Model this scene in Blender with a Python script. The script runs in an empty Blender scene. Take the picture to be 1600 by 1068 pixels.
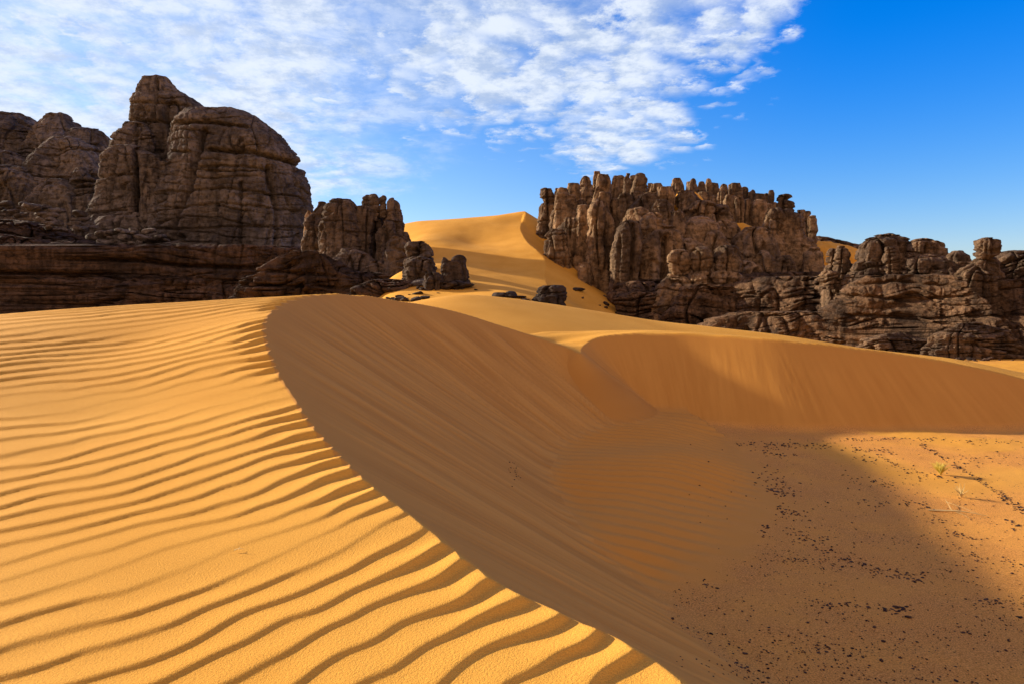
import bpy, math, random
import numpy as np

# ---------------------------------------------------------------- camera, sky, sun
scene = bpy.context.scene
ZC = 4.0                      # camera height above the gravel flat
F = 1067.0                    # focal length in photo pixels (24 mm on 36 mm, 1600 px wide)
HOR = 470.0                   # horizon row in the photo
cam_d = bpy.data.cameras.new('camera'); cam = bpy.data.objects.new('camera', cam_d)
scene.collection.objects.link(cam); scene.camera = cam
cam.location = (0, 0, ZC); cam.rotation_euler = (math.radians(90), 0, 0)
cam_d.lens = 24.0; cam_d.sensor_width = 36.0; cam_d.shift_y = -64.0/1600.0
cam_d.clip_start = 0.05; cam_d.clip_end = 6000
scene.view_settings.view_transform = 'Standard'; scene.view_settings.look = 'None'
scene.view_settings.gamma = 1.0; scene.view_settings.exposure = 0.9
scene.view_settings.use_curve_mapping = False

SUN_AZ = math.radians(-65)    # clockwise from +Y (the view direction): left, a little behind the scene
SUN_EL = math.radians(17)
sun_d = bpy.data.lights.new('sun', 'SUN'); sun = bpy.data.objects.new('sun', sun_d)
scene.collection.objects.link(sun)
sun_d.energy = 5.0; sun_d.angle = math.radians(1.8); sun_d.color = (1.0, 0.83, 0.62)
sun.rotation_euler = (math.radians(90)-SUN_EL, 0, math.pi-SUN_AZ)
sun.location = (-60, 30, 60)

world = bpy.data.worlds.new('World'); scene.world = world; world.use_nodes = True

class NT:
    """tiny helper for building node trees"""
    def __init__(s, tree): s.t = tree
    def n(s, typ, **kw):
        nd = s.t.nodes.new(typ)
        for k, v in kw.items():
            if k.startswith('i_'):
                key = k[2:]
                key = int(key) if key.isdigit() else key.replace('_', ' ')
                s.put(nd.inputs[key], v)
            else: setattr(nd, k, v)
        return nd
    def put(s, sock, v):
        if isinstance(v, bpy.types.NodeSocket): s.t.links.new(v, sock)
        else: sock.default_value = v
    def m(s, op, a, b=0.0, c=None, clamp=False):
        nd = s.t.nodes.new('ShaderNodeMath'); nd.operation = op; nd.use_clamp = clamp
        s.put(nd.inputs[0], a); s.put(nd.inputs[1], b)
        if c is not None: s.put(nd.inputs[2], c)
        return nd.outputs[0]
    def mr(s, v, a, b, c=0.0, d=1.0, smooth=True):
        nd = s.t.nodes.new('ShaderNodeMapRange'); nd.interpolation_type = 'SMOOTHSTEP' if smooth else 'LINEAR'
        for i, x in enumerate((v, a, b, c, d)): s.put(nd.inputs[i], x)
        return nd.outputs[0]
    def mix(s, f, a, b, blend='MIX'):
        nd = s.t.nodes.new('ShaderNodeMix'); nd.data_type = 'RGBA'; nd.blend_type = blend
        s.put(nd.inputs[0], f); s.put(nd.inputs[6], a); s.put(nd.inputs[7], b)
        return nd.outputs[2]
    def noise(s, vec, scale, detail=4, rough=0.5, dist=0.0, lac=2.0):
        nd = s.t.nodes.new('ShaderNodeTexNoise')
        s.put(nd.inputs['Vector'], vec)
        for k, v in (('Scale', scale), ('Detail', detail), ('Roughness', rough), ('Distortion', dist), ('Lacunarity', lac)):
            nd.inputs[k].default_value = v
        return nd.outputs[0]
    def xyz(s, x, y, z):
        nd = s.t.nodes.new('ShaderNodeCombineXYZ')
        for i, v in enumerate((x, y, z)): s.put(nd.inputs[i], v)
        return nd.outputs[0]

def build_world():
    w = NT(world.node_tree); bg = world.node_tree.nodes['Background']
    sk = w.n('ShaderNodeTexSky', sky_type='NISHITA', sun_disc=False, sun_elevation=SUN_EL,
             sun_rotation=SUN_AZ, air_density=1.0, dust_density=0.4, ozone_density=3.0)
    tc = w.n('ShaderNodeTexCoord'); sp = w.n('ShaderNodeSeparateXYZ', i_0=tc.outputs['Generated'])
    x, y, z = sp.outputs
    # deeper blue high up and to the right (away from the sun), pale at the horizon
    r = w.m('SQRT', w.m('ADD', w.m('MULTIPLY', x, x), w.m('MULTIPLY', y, y)))
    tanel = w.m('DIVIDE', z, w.m('MAXIMUM', r, 0.001))
    az = w.m('ARCTAN2', x, y)                       # 0 ahead, + right
    deep = w.m('MULTIPLY', w.mr(tanel, 0.0, 0.40), w.mr(az, -0.15, 0.50, 0.12, 1.0))
    sat = w.n('ShaderNodeHueSaturation', i_Color=sk.outputs[0], i_Saturation=1.25, i_Value=1.0)
    tint = w.mix(deep, (1.04, 0.97, 1.16, 1), (0.0, 0.86, 1.62, 1))
    blue = w.mix(1.0, sat.outputs[0], tint, 'MULTIPLY')
    # clouds: a broken altocumulus sheet on a plane high overhead
    zz = w.m('MAXIMUM', z, 0.02); zz = w.m('ADD', zz, 0.16)
    u = w.m('DIVIDE', x, zz); v = w.m('DIVIDE', y, zz)
    pv = w.xyz(u, v, 0.0)
    big = w.noise(pv, 0.9, 3, 0.5)
    det = w.noise(w.xyz(w.m('ADD', u, 3.7), w.m('MULTIPLY', v, 1.0), 1.3), 6.0, 10, 0.66, 0.15)
    flock = w.n('ShaderNodeTexVoronoi', feature='SMOOTH_F1')
    wv = w.xyz(w.m('ADD', u, w.m('MULTIPLY', det, 0.35)), w.m('ADD', v, w.m('MULTIPLY', det, 0.25)), 0.0)
    w.put(flock.inputs['Vector'], wv); flock.inputs['Scale'].default_value = 12.0; flock.inputs['Smoothness'].default_value = 0.6
    # extent of the sheet, by direction on the sky (tangents right and up of straight ahead)
    yy = w.m('MAXIMUM', y, 0.05)
    a = w.m('DIVIDE', x, yy); b = w.m('DIVIDE', z, yy)
    def ell(cx, cy, rx, ry, inner=0.35, outer=1.0):
        q = w.m('ADD', w.m('POWER', w.m('DIVIDE', w.m('SUBTRACT', a, cx), rx), 2.0), w.m('POWER', w.m('DIVIDE', w.m('SUBTRACT', b, cy), ry), 2.0))
        return w.mr(w.m('SQRT', q), outer, inner)
    m1 = ell(-0.60, 0.36, 0.72, 0.36, 0.3, 1.0)
    m2 = ell(0.02, 0.38, 0.60, 0.25, 0.3, 1.0)
    m3 = ell(0.16, 0.25, 0.21, 0.115, 0.3, 1.0)
    m4 = ell(0.33, 0.42, 0.17, 0.15, 0.2, 1.0)
    mask = w.m('MAXIMUM', w.m('MAXIMUM', m1, m2), w.m('MAXIMUM', m3, m4))
    mask = w.m('MULTIPLY', mask, w.mr(y, 0.0, 0.3))
    dens = w.m('ADD', w.m('MULTIPLY', big, 0.5), w.m('MULTIPLY', det, 0.95))
    dens = w.m('SUBTRACT', dens, w.m('MULTIPLY', flock.outputs['Distance'], 0.78))
    soft = w.mr(a, -0.25, 0.25, 0.54, 0.44)          # veil-like on the left, crisper on the right
    dens = w.m('ADD', dens, w.m('MULTIPLY', mask, 1.08))
    dens = w.m('ADD', dens, w.m('MULTIPLY', w.mr(a, 0.1, -0.5), 0.05))
    cov = w.mr(dens, 0.92, w.m('ADD', 0.92, w.m('MULTIPLY', soft, 1.5)))
    cov = w.m('MULTIPLY', cov, w.mr(mask, 0.0, 0.22))
    vn = w.m('ADD', w.m('MULTIPLY', w.noise(w.xyz(u, v, 5.0), 3.4, 9, 0.66, 0.3), 0.75), w.m('MULTIPLY', big, 0.35))
    vl = w.m('MULTIPLY', w.m('MULTIPLY', w.mr(vn, 0.42, 0.60, 0.35, 0.95), w.mr(a, 0.05, -0.35)), w.mr(w.m('ADD', m1, w.m('MULTIPLY', w.m('SUBTRACT', vn, 0.5), 1.6)), 0.12, 0.62))
    cov = w.m('MAXIMUM', w.m('MULTIPLY', cov, 0.90), vl)
    shade = w.mr(w.m('ADD', w.m('MULTIPLY', w.noise(pv, 9.0, 8, 0.68), 0.75), w.m('MULTIPLY', det, 0.25)), 0.38, 0.58)
    ccol = w.mix(shade, (2.9, 3.6, 4.9, 1), (5.2, 5.6, 6.1, 1))
    ccol = w.mix(w.mr(a, 0.0, -0.6, 0.0, 0.35), ccol, (4.4, 5.0, 6.0, 1))
    # unseen warm glow added to the sky behind the viewer, to warm the shade
    warm_fill = w.m('MULTIPLY', w.mr(y, 0.10, -0.45), 0.85)
    blue = w.mix(warm_fill, blue, (5.4, 3.5, 2.3, 1))
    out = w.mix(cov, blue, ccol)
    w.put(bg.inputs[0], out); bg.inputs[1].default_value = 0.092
build_world()

# ---------------------------------------------------------------- noise
rng0 = np.random.RandomState(7)
_perm = rng0.permutation(256).astype(np.int32); _perm = np.concatenate([_perm, _perm, _perm])
_g = rng0.normal(size=(256, 3)); _g = (_g/np.linalg.norm(_g, axis=1)[:, None]).astype(np.float32)
def perlin(x, y, z=0.0):
    x, y, z = np.broadcast_arrays(np.asarray(x, np.float32), np.asarray(y, np.float32), np.asarray(z, np.float32))
    xi = np.floor(x).astype(np.int32); yi = np.floor(y).astype(np.int32); zi = np.floor(z).astype(np.int32)
    xf, yf, zf = x-xi, y-yi, z-zi
    u = xf*xf*xf*(xf*(xf*6-15)+10); v = yf*yf*yf*(yf*(yf*6-15)+10); w = zf*zf*zf*(zf*(zf*6-15)+10)
    xi &= 255; yi &= 255; zi &= 255
    def gr(i, j, k, dx, dy, dz):
        h = _perm[_perm[_perm[xi+i]+yi+j]+zi+k]; g = _g[h]
        return g[..., 0]*dx+g[..., 1]*dy+g[..., 2]*dz
    def L(a, b, t): return a+t*(b-a)
    x0 = L(L(gr(0,0,0,xf,yf,zf), gr(1,0,0,xf-1,yf,zf), u), L(gr(0,1,0,xf,yf-1,zf), gr(1,1,0,xf-1,yf-1,zf), u), v)
    x1 = L(L(gr(0,0,1,xf,yf,zf-1), gr(1,0,1,xf-1,yf,zf-1), u), L(gr(0,1,1,xf,yf-1,zf-1), gr(1,1,1,xf-1,yf-1,zf-1), u), v)
    return L(x0, x1, w)*1.5
def fbm(x, y, z=0.0, o=4, r=0.5):
    s = 0; a = 1.0; f = 1.0
    for i in range(o):
        s = s+a*perlin(np.asarray(x)*f+i*17.3, np.asarray(y)*f+i*5.1, np.asarray(z)*f+i*9.7); a *= r; f *= 2.03
    return s
def sstep(a, b, x):
    t = np.clip((x-a)/(b-a), 0, 1); return t*t*(3-2*t)

# ---------------------------------------------------------------- terrain as a height function
def W(px, py, d):             # a photo pixel at distance d -> scene point
    return ((px-800)/F*d, d, ZC+(HOR-py)/F*d)
def catmull(P, n):
    P = np.array(P, float); out = []
    Q = np.vstack([2*P[0]-P[1], P, 2*P[-1]-P[-2]])
    for i in range(1, len(Q)-2):
        p0, p1, p2, p3 = Q[i-1:i+3]; t = np.linspace(0, 1, n, endpoint=False)[:, None]
        out.append(0.5*((2*p1)+(-p0+p2)*t+(2*p0-5*p1+4*p2-p3)*t**2+(-p0+3*p1-3*p2+p3)*t**3))
    return np.vstack(out+[P[-1:]])
class RBF:                    # thin-plate surface through control points
    def __init__(s, pts, lam=0.002):
        P = np.array(pts, float); n = len(P); s.P = P[:, :2]
        K = s.k(np.linalg.norm(s.P[:, None]-s.P[None], axis=2))+np.eye(n)*lam
        A = np.zeros((n+3, n+3)); A[:n, :n] = K; A[:n, n] = 1; A[:n, n+1:] = s.P; A[n, :n] = 1; A[n+1:, :n] = s.P.T
        s.w = np.linalg.solve(A, np.concatenate([P[:, 2], np.zeros(3)]))
    def k(s, r): return np.where(r > 1e-9, r*r*np.log(np.maximum(r, 1e-9)), 0)
    def __call__(s, x, y):
        out = s.w[-3]+s.w[-2]*x+s.w[-1]*y
        for (a, b), w in zip(s.P, s.w[:-3]):
            r2 = np.maximum((x-a)**2+(y-b)**2, 1e-12); out = out+w*0.5*r2*np.log(r2)
        return out
def inside(x, y, poly):
    c = np.zeros(x.shape, bool); n = len(poly)
    for i in range(n):
        x1, y1 = poly[i][:2]; x2, y2 = poly[(i+1) % n][:2]
        if y1 == y2: continue
        cond = ((y1 > y) != (y2 > y)) & (x < (x2-x1)*(y-y1)/(y2-y1)+x1)
        c ^= cond
    return c
TAN = 0.625
def crest_field(x, y, C, slope=TAN, inner=TAN):
    """C dense crest (n,3). returns lee cone height, arc parameter, nearest distance, nearest crest z"""
    N = len(C); s = np.concatenate([[0], np.cumsum(np.linalg.norm(np.diff(C[:, :2], axis=0), axis=1))])
    best = np.full(x.shape, -1e9, np.float32); bi = np.zeros(x.shape, np.int32)
    nd = np.full(x.shape, 1e9, np.float32); ni = np.zeros(x.shape, np.int32)
    step = 10
    sl = np.broadcast_to(np.asarray(slope, np.float32), (N,)) if np.ndim(slope) == 0 else np.interp(s, [slope[0], slope[1]], [slope[2], slope[3]])
    for i in range(0, N, step):
        r = np.sqrt((x-C[i, 0])**2+(y-C[i, 1])**2).astype(np.float32)
        h = (C[i, 2]-sl[i]*r).astype(np.float32)
        m = h > best; best[m] = h[m]; bi[m] = i
        m = r < nd; nd[m] = r[m]; ni[m] = i
    b0 = bi.copy(); n0 = ni.copy()
    for k in range(-step, step+1):
        j = np.clip(b0+k, 0, N-1); h = (C[j, 2]-sl[j]*np.sqrt((x-C[j, 0])**2+(y-C[j, 1])**2)).astype(np.float32)
        m = h > best; best[m] = h[m]; bi[m] = j[m]
        j = np.clip(n0+k, 0, N-1); r = np.sqrt((x-C[j, 0])**2+(y-C[j, 1])**2).astype(np.float32)
        m = r < nd; nd[m] = r[m]; ni[m] = j[m]
    return best, s[bi], nd, C[ni, 2], s[ni]

# main dune: crest from beside the camera, round the hollow, to the right
crestA_px = [(1060,1068,3.0),(880,965,3.56),(760,905,3.95),(640,810,4.75),(570,755,5.4),(520,705,6.15),(480,660,7.0),(455,620,7.9),
    (430,580,8.9),(415,540,10.1),(410,510,11.3),(420,490,12.6),(440,475,14.2),(470,465,15.8),(500,461,17.2),(545,461,18.6),(600,467,19.9),
    (700,484,21.7),(800,514,22.7),(880,540,22.7),(905,551,22.2),(908,544,23.0),(922,532,24.0),(960,523,24.6),(1040,520.5,24.7),(1100,523,24.5),
    (1200,529,24.0),(1300,539,23.7),(1400,551,23.5),(1500,568,23.3),(1600,591,23.1),(1720,628,22.8),(1860,668,22.4)]
crestA = [W(*p) for p in crestA_px]
pre = [(6.2,-6.0,1.6),(3.6,-2.2,2.0),(2.0,0.6,2.2)]
CA = catmull(pre+crestA, 55)
CAW = CA.copy()
ARC = np.concatenate([[0], np.cumsum(np.linalg.norm(np.diff(CA[:, :2], axis=0), axis=1))])
ARC_B = float(ARC[np.argmin(np.hypot(CA[:, 0]-W(910,545,23)[0], CA[:, 1]-23.0))])     # where the second slip face starts
dense = CA[::22]
ctrl = [tuple(p) for p in dense]
ctrl += [(0,0,2.28),(-3,2,2.25),(-8,3,2.2),(-2.3,3.1,2.27),(2,-5,2.2),(-6,-6,2.0),(-16,0,1.9)]
ctrl += [W(0,500,12.5),W(0,492,14.0),W(100,484,14.5),W(200,477.5,15.0),W(300,472,15.6),W(380,467,16.4),W(-150,505,13.5),W(-300,525,13)]
ctrl += [W(0,690,6.8),W(0,560,9.8),W(200,640,7.9),W(200,540,11.0)]
ctrl += [(-14,19,3.0),(-9,21,3.1),(-5.5,22.5,3.1),(-3,24.5,2.7),(-1,26,2.2),(-12,27,1.9),(-22,22,1.8),(-26,12,1.6)]
ctrl += [W(850,519,25.6),W(900,518,26.2),W(960,518,27.2),W(1040,519,27.3),W(1100,521,26.6),W(820,521,24.0),W(870,535,24.0)]
ctrl += [(2,31,1.9),(8,31,1.9),(16,28,1.0),(22,27,-0.2),(26,24,-0.9),(34,30,-2.5),(14,36,0.6),(0,40,1.2),(-15,36,0.8),(-30,36,0.2)]
SA = RBF(ctrl)
polyA = [tuple(p[:2]) for p in CA[::6]]+[(60,24),(60,70),(-120,70),(-120,-60),(8,-60)]

# far dune behind the rocks
SL, SP, SV, SM = 4.4, 1.9, 1.5, 1.5      # how far back the outcrops stand
crestE_px = [(824,333,74),(816,345,71),(814,360,67),(822,376,63),(838,390,59),(850,402,56.5),(853,415,54),(850,430,51.5),(856,446,49),(872,462,46)]
def WV(px, py, d): return W(px, py, d*SV)
CE = catmull([(4.5,128,16.0)]+[WV(*p) for p in crestE_px], 40)
ctE = [tuple(p) for p in CE[::25]]+[WV(760,339,76),WV(700,343,76),WV(628,351,76),WV(560,385,76),WV(400,470,76),(-27,143,9),(9,143,12),(-68,135,3),
      WV(640,468,42),WV(700,463,43),WV(760,452,44),WV(820,455,44),WV(640,420,52),WV(720,412,54),WV(800,418,54),WV(740,380,64),WV(640,385,62),WV(560,482,40),WV(780,478,38),WV(860,490,38),WV(480,492,50),WV(400,500,50),WV(200,505,50),WV(560,480,60),(-90,83,0)]
SE = RBF(ctE)
polyE = [tuple(p[:2]) for p in CE[::5]]+[WV(872,480,40)[:2],WV(880,510,34)[:2],(-135,50),(-135,210),(4.5,210)]
crestE2 = catmull([WV(838,390,59),WV(860,402,58),WV(884,418,57),WV(902,430,56.3)], 60)

# middle dune with the rounded bright back
crestC = catmull([W(600,520,33),W(655,486,35),W(690,470,37),(W(722,461,38.5)),W(770,464,39.5),W(830,472,40),W(900,483,40),W(1000,499,39.5),W(1100,510,39),W(1200,522,38),W(1320,541,37),W(1450,556,36)], 30)

margin = [(1095,1110),(1062,1040),(1045,985),(1062,940),(1105,905),(1160,860),(1195,820),(1212,790),(1205,750),(1180,715),(1150,692),(1200,684),(1400,684),(1700,690)]
def flatpt(px, py): d = ZC/((py-HOR)/F); return ((px-800)/F*d, d)
MW = np.array([flatpt(*p) for p in margin])
apron_poly = [tuple(p) for p in MW[:11]]+[(4.5,26),(-8,26),(-8,3)]
def seg_dist(x, y, P):
    best = np.full(np.shape(x), 1e9)
    for (x1, y1), (x2, y2) in zip(P[:-1], P[1:]):
        dx, dy = x2-x1, y2-y1; t = np.clip(((x-x1)*dx+(y-y1)*dy)/(dx*dx+dy*dy), 0, 1)
        best = np.minimum(best, np.hypot(x-x1-t*dx, y-y1-t*dy))
    return best
def smax(a, b, k): 
    h = np.clip(0.5+0.5*(a-b)/k, 0, 1); return b+(a-b)*h+k*h*(1-h)
track = [flatpt(*p) for p in [(1430,688),(1470,708),(1510,738),(1560,770),(1640,812),(1800,880)]]

def ripples(x, y):
    n = (-0.70, 0.714); wx = 0.55*fbm(x*0.22, y*0.22, 3.1, 2); s = n[0]*x+n[1]*y+wx*0.9+0.13*fbm(x*0.9, y*0.9, 8.0, 3)
    s = np.maximum(s, -6.0); lam = 0.215+0.0180*np.maximum(s, -5.0)
    ph = np.log(lam)/0.0180*2*math.pi
    l = 0.714*x+0.70*y
    A = np.exp(1j*ph)+0.60*np.exp(1j*(ph*1.07+l*0.85+2.2*fbm(x*0.12, y*0.12, 1.0, 1)))+0.36*np.exp(1j*(ph*0.93-l*1.1+1.0))
    a = np.angle(A)/(2*math.pi) % 1.0; amp = np.clip(np.abs(A)/0.7, 0, 1)
    # a=0..1: long gentle windward rise, then a steeper fall towards the camera side
    prof = np.clip(np.where(a > 0.17, (1-((a-0.17)/0.83))**1.2, (a/0.17)), 0, 1)
    prof = 0.6*(0.5-0.5*np.cos(np.pi*prof))+0.4*prof
    return (prof-0.5)*lam*0.050*amp, amp

def terrain(x, y, full=False):
    x = np.asarray(x, float); y = np.asarray(y, float)
    # gravel flat
    G = 0.05*fbm(x*0.13, y*0.13, 2.0, 3)+0.012*fbm(x*1.3, y*1.3, 5.0, 3)
    din = np.where(inside(x, y, apron_poly), 1, -1)*seg_dist(x, y, MW[:12])
    ap = sstep(-0.25, 2.4, din)*0.42
    G = G+ap
    dt = seg_dist(x, y, np.array(track)); side = (x-track[0][0])*0.72+(y-track[0][1])*0.70
    # drift tongue to the right of the pebble line
    G = G+0.13*sstep(0.0, 0.35, dt)*np.exp(-(dt/2.2)**2)*sstep(0.0, 2.0, side)*(1-sstep(30, 60, x+y))
    far = np.hypot(x, y)
    G = G+sstep(120, 900, far)*6*(1+fbm(x/300, y/300, 1.0, 3))
    # apron ripples
    rp = y+0.22*x+0.25*fbm(x*0.35, y*0.35, 4.0, 2)
    fa = np.exp(1j*rp*2*math.pi/0.40)+0.6*np.exp(1j*(rp*2*math.pi/0.44+x*0.8))
    apr = (np.abs(fa)/1.6)*np.cos(np.angle(fa))*0.046*sstep(0.0, 1.2, din)*(1-sstep(8, 10, x))
    # main dune
    lee, arc, nd, nz, narc = crest_field(x, y, CA, (ARC_B-3.0, ARC_B+1.0, TAN, 0.82))
    ins = inside(x, y, polyA)
    rip, amp = ripples(x, y)
    backfade = 1-sstep(17.0, 24.0, y+0.1*x)
    rip = rip*backfade*(1+2.0*np.exp(-(nd/0.35)**2))
    # smaller wind ripples on the saddle
    sr = 0.012*np.cos((y*0.9-x*0.35+0.4*fbm(x*.3, y*.3, 6, 2))*2*math.pi/0.8)*sstep(22.5, 24, y)
    s = SA(x, y)
    L = np.where(ins, nz+TAN*nd, lee)+0.02
    streak = (0.65+0.35*perlin(arc*.8, lee*1.1, 4.))*fbm(arc*1.1+0.25*perlin(arc*.5, lee*.5, 1.), lee*0.30, 3.0, 4, 0.58)
    streak2 = fbm(arc*4.2, lee*0.55, 11.0, 3, 0.6)
    groove = sstep(0.10, 0.0, np.abs(perlin(arc*0.9, lee*0.12, 21.0)))*sstep(0.1, 0.5, perlin(arc*.6, lee*.35, 5.0))
    leew = np.clip(nd/1.2, 0, 1)*(~ins)
    along = 0.5+0.5*perlin(arc*0.35, lee*0.45, 7.0)
    L2 = L+leew*(0.034*streak+0.020*streak2)*(0.5+along)*(1-0.8*sstep(ARC_B-1, ARC_B+2, arc))
    L2 = L2-leew*groove*0.05*(arc < ARC_B)
    L2 = L2+leew*0.05*fbm(x*0.25, y*0.25, 2.0, 2)
    Sx = s+rip+sr
    Sx = np.where(ins, Sx, np.where(nd < 1.5, Sx, 1e3))
    D = np.minimum(Sx, L2)
    # middle dune
    bc = np.full(x.shape, -1e9)
    for c in crestC[::3]:
        r = np.sqrt((x-c[0])**2+(y-c[1])**2)
        sl = np.where(y < c[1], 0.235, 0.42); e = 1.3
        bc = np.maximum(bc, c[2]-sl*(np.sqrt(r*r+e*e)-e))
    # far dune
    leeE, arcE, ndE, nzE, _ = crest_field(x, y, CE)
    insE = inside(x, y, polyE)
    sE = SE(x, y)+0.10*fbm(x*0.12, y*0.12, 5.0, 3)*sstep(45, 75, y)
    E = np.where(insE, np.minimum(sE, nzE+TAN*ndE), leeE)
    E = np.where(y > 46, E, -50)
    e2 = np.full(x.shape, -1e9)
    for c in crestE2[::4]:
        r = np.sqrt((x-c[0])**2+(y-c[1])**2)
        e2 = np.maximum(e2, c[2]-np.where(y < c[1], 0.66, 0.35)*r-0.8*np.clip(x-crestE2[-1, 0], 0, 99))
    E = smax(E, e2, 0.3)-5*sstep(-0.16, -0.34, x/np.maximum(y, 1))
    base = smax(G, np.where(y > 46, np.minimum(E, 60), -50), 0.4)
    base = smax(base, np.maximum(bc, -20), 0.5)
    z = smax(D, base+apr, 0.20)
    if not full: return z
    gravel = (1-sstep(-0.7, 0.45, din+0.45*fbm(x*1.1, y*1.1, 0.5, 3)))
    gravel = gravel*sstep(0.28, 0.05, D-G)*(1-sstep(40, 75, y))*sstep(0.6, 0.1, base-G)
    tongue = sstep(0.1, 0.5, dt+0.2*fbm(x, y, 0.3, 3))*(side > 0)
    patch = sstep(0.05, 0.45, fbm(x*0.28+2, y*0.5, 9.0, 4))*sstep(9, 14, x+0.0*y)
    patch = np.maximum(patch, sstep(1.2, 0.2, seg_dist(x, y, np.array([flatpt(1290,700), flatpt(1400,735), flatpt(1480,760), flatpt(1600,740)]))))
    gravel = gravel*(1-0.75*np.clip(tongue*sstep(2.6, 0.6, dt)+patch*0.9, 0, 1))
    gravel = np.where(y > 27, 0.55*sstep(-0.1, 0.5, fbm(x*0.15, y*0.6, 1.0, 4))*(z-G < 0.2), gravel)
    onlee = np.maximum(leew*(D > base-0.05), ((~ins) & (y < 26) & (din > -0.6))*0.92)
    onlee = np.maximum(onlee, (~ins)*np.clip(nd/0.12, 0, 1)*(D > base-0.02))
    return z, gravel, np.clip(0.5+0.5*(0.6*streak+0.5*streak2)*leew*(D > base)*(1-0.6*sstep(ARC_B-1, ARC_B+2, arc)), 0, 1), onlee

# ---------------------------------------------------------------- materials
def new_mat(name):
    m = bpy.data.materials.new(name); m.use_nodes = True
    t = NT(m.node_tree); b = m.node_tree.nodes['Principled BSDF']
    b.inputs['Roughness'].default_value = 0.95; b.inputs['Specular IOR Level'].default_value = 0.1
    return m, t, b
def sand_material():
    m, t, b = new_mat('sand')
    pos = t.n('ShaderNodeNewGeometry').outputs['Position']
    gr = t.n('ShaderNodeAttribute', attribute_name='gravel').outputs['Fac']
    st = t.n('ShaderNodeAttribute', attribute_name='streak').outputs['Fac']
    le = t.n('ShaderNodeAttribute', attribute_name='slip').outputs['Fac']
    big = t.noise(pos, 0.35, 4, 0.55)
    fine = t.noise(pos, 150, 2, 0.7); mid = t.noise(pos, 70, 3, 0.6)
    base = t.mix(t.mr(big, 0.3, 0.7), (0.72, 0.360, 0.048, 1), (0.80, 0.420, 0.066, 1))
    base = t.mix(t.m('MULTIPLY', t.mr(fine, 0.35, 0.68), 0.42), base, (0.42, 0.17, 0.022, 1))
    slip = t.mix(t.mr(st, 0.25, 0.75), (0.52, 0.228, 0.044, 1), (0.67, 0.320, 0.066, 1))  # sand streaks of the lee side, with its brown shade put into the colour
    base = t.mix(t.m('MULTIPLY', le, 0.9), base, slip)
    # coarse brown grit with darker and paler grains
    gn = t.noise(pos, 55, 5, 0.75); gb = t.noise(pos, 0.8, 5, 0.6)
    grit = t.mix(t.mr(gn, 0.38, 0.62), (0.42, 0.165, 0.032, 1), (0.92, 0.45, 0.110, 1))
    grit = t.mix(t.mr(gb, 0.35, 0.7, 0.0, 0.55), grit, (0.86, 0.41, 0.075, 1))
    vor = t.n('ShaderNodeTexVoronoi', i_Vector=pos, i_Scale=26.0)
    dark = t.m('MULTIPLY', t.mr(vor.outputs['Distance'], 0.24, 0.15), t.mr(t.noise(pos, 1.6, 4, 0.65), 0.50, 0.66))
    grit = t.mix(t.m('MULTIPLY', dark, 0.85), grit, (0.055, 0.032, 0.022, 1))
    col = t.mix(t.m('MULTIPLY', gr, 0.95), base, grit)
    t.put(b.inputs['Base Color'], col)
    h = t.m('ADD', t.m('MULTIPLY', fine, 0.35), t.m('MULTIPLY', mid, 0.45))
    h = t.m('ADD', h, t.m('MULTIPLY', t.m('MULTIPLY', gn, gr), 3.2))
    bp = t.n('ShaderNodeBump', i_Strength=0.7, i_Distance=0.013, i_Height=h)
    t.put(b.inputs['Normal'], bp.outputs[0])
    return m
def rock_material(name, dark, mid_, light, u, lays=0.75):
    """u = metres per photo pixel at the outcrop's distance, sets the size of the strata detail"""
    m, t, b = new_mat(name)
    pos = t.n('ShaderNodeNewGeometry').outputs['Position']
    sp = t.n('ShaderNodeSeparateXYZ', i_0=pos)
    lo = t.noise(pos, 1/(70*u), 5, 0.6)
    n2 = t.noise(pos, 1/(9*u), 6, 0.68)
    warp = t.m('MULTIPLY', t.noise(pos, 1/(60*u), 3, 0.5), 22*u)
    lay = t.xyz(t.m('MULTIPLY', sp.outputs[0], 0.16), t.m('MULTIPLY', sp.outputs[1], 0.16), t.m('ADD', sp.outputs[2], warp))
    strat = t.noise(lay, 1/(6.5*u), 6, 0.68)
    vert = t.noise(t.xyz(sp.outputs[0], sp.outputs[1], t.m('MULTIPLY', sp.outputs[2], 0.10)), 1/(9*u), 5, 0.65)
    col = t.mix(t.mr(lo, 0.36, 0.64), mid_, light)
    col = t.mix(t.mr(n2, 0.42, 0.66, 0.0, 0.75), col, dark)
    col = t.mix(t.mr(vert, 0.46, 0.68, 0.0, 0.65), col, dark)
    col = t.mix(t.mr(strat, 0.56, 0.70, 0.0, lays), col, dark)
    col = t.mix(t.mr(strat, 0.40, 0.30, 0.0, 0.35), col, light)
    t.put(b.inputs['Base Color'], col)
    h = t.m('ADD', t.m('MULTIPLY', strat, 2.0*lays), t.m('MULTIPLY', n2, 1.0))
    h = t.m('ADD', h, t.m('MULTIPLY', t.noise(pos, 1/(2.5*u), 4, 0.7), 0.5))
    h = t.m('ADD', h, t.m('MULTIPLY', vert, 0.7))
    bp = t.n('ShaderNodeBump', i_Strength=1.0, i_Distance=4.6*u, i_Height=h)
    t.put(b.inputs['Normal'], bp.outputs[0])
    return m
M_sand = sand_material()
def P(d): return d/F
M_rockL = rock_material('dark_sandstone', (0.038,0.031,0.027,1), (0.112,0.095,0.083,1), (0.240,0.198,0.165,1), P(182))
M_ledge = rock_material('shaded_bedded_rock', (0.018,0.014,0.012,1), (0.060,0.042,0.032,1), (0.150,0.095,0.065,1), P(155), 1.0)  # darker copy of the rock: the ledges' shade put into the colour
M_rockC = rock_material('brown_sandstone', (0.036,0.028,0.023,1), (0.120,0.088,0.066,1), (0.220,0.160,0.115,1), P(88))
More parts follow.
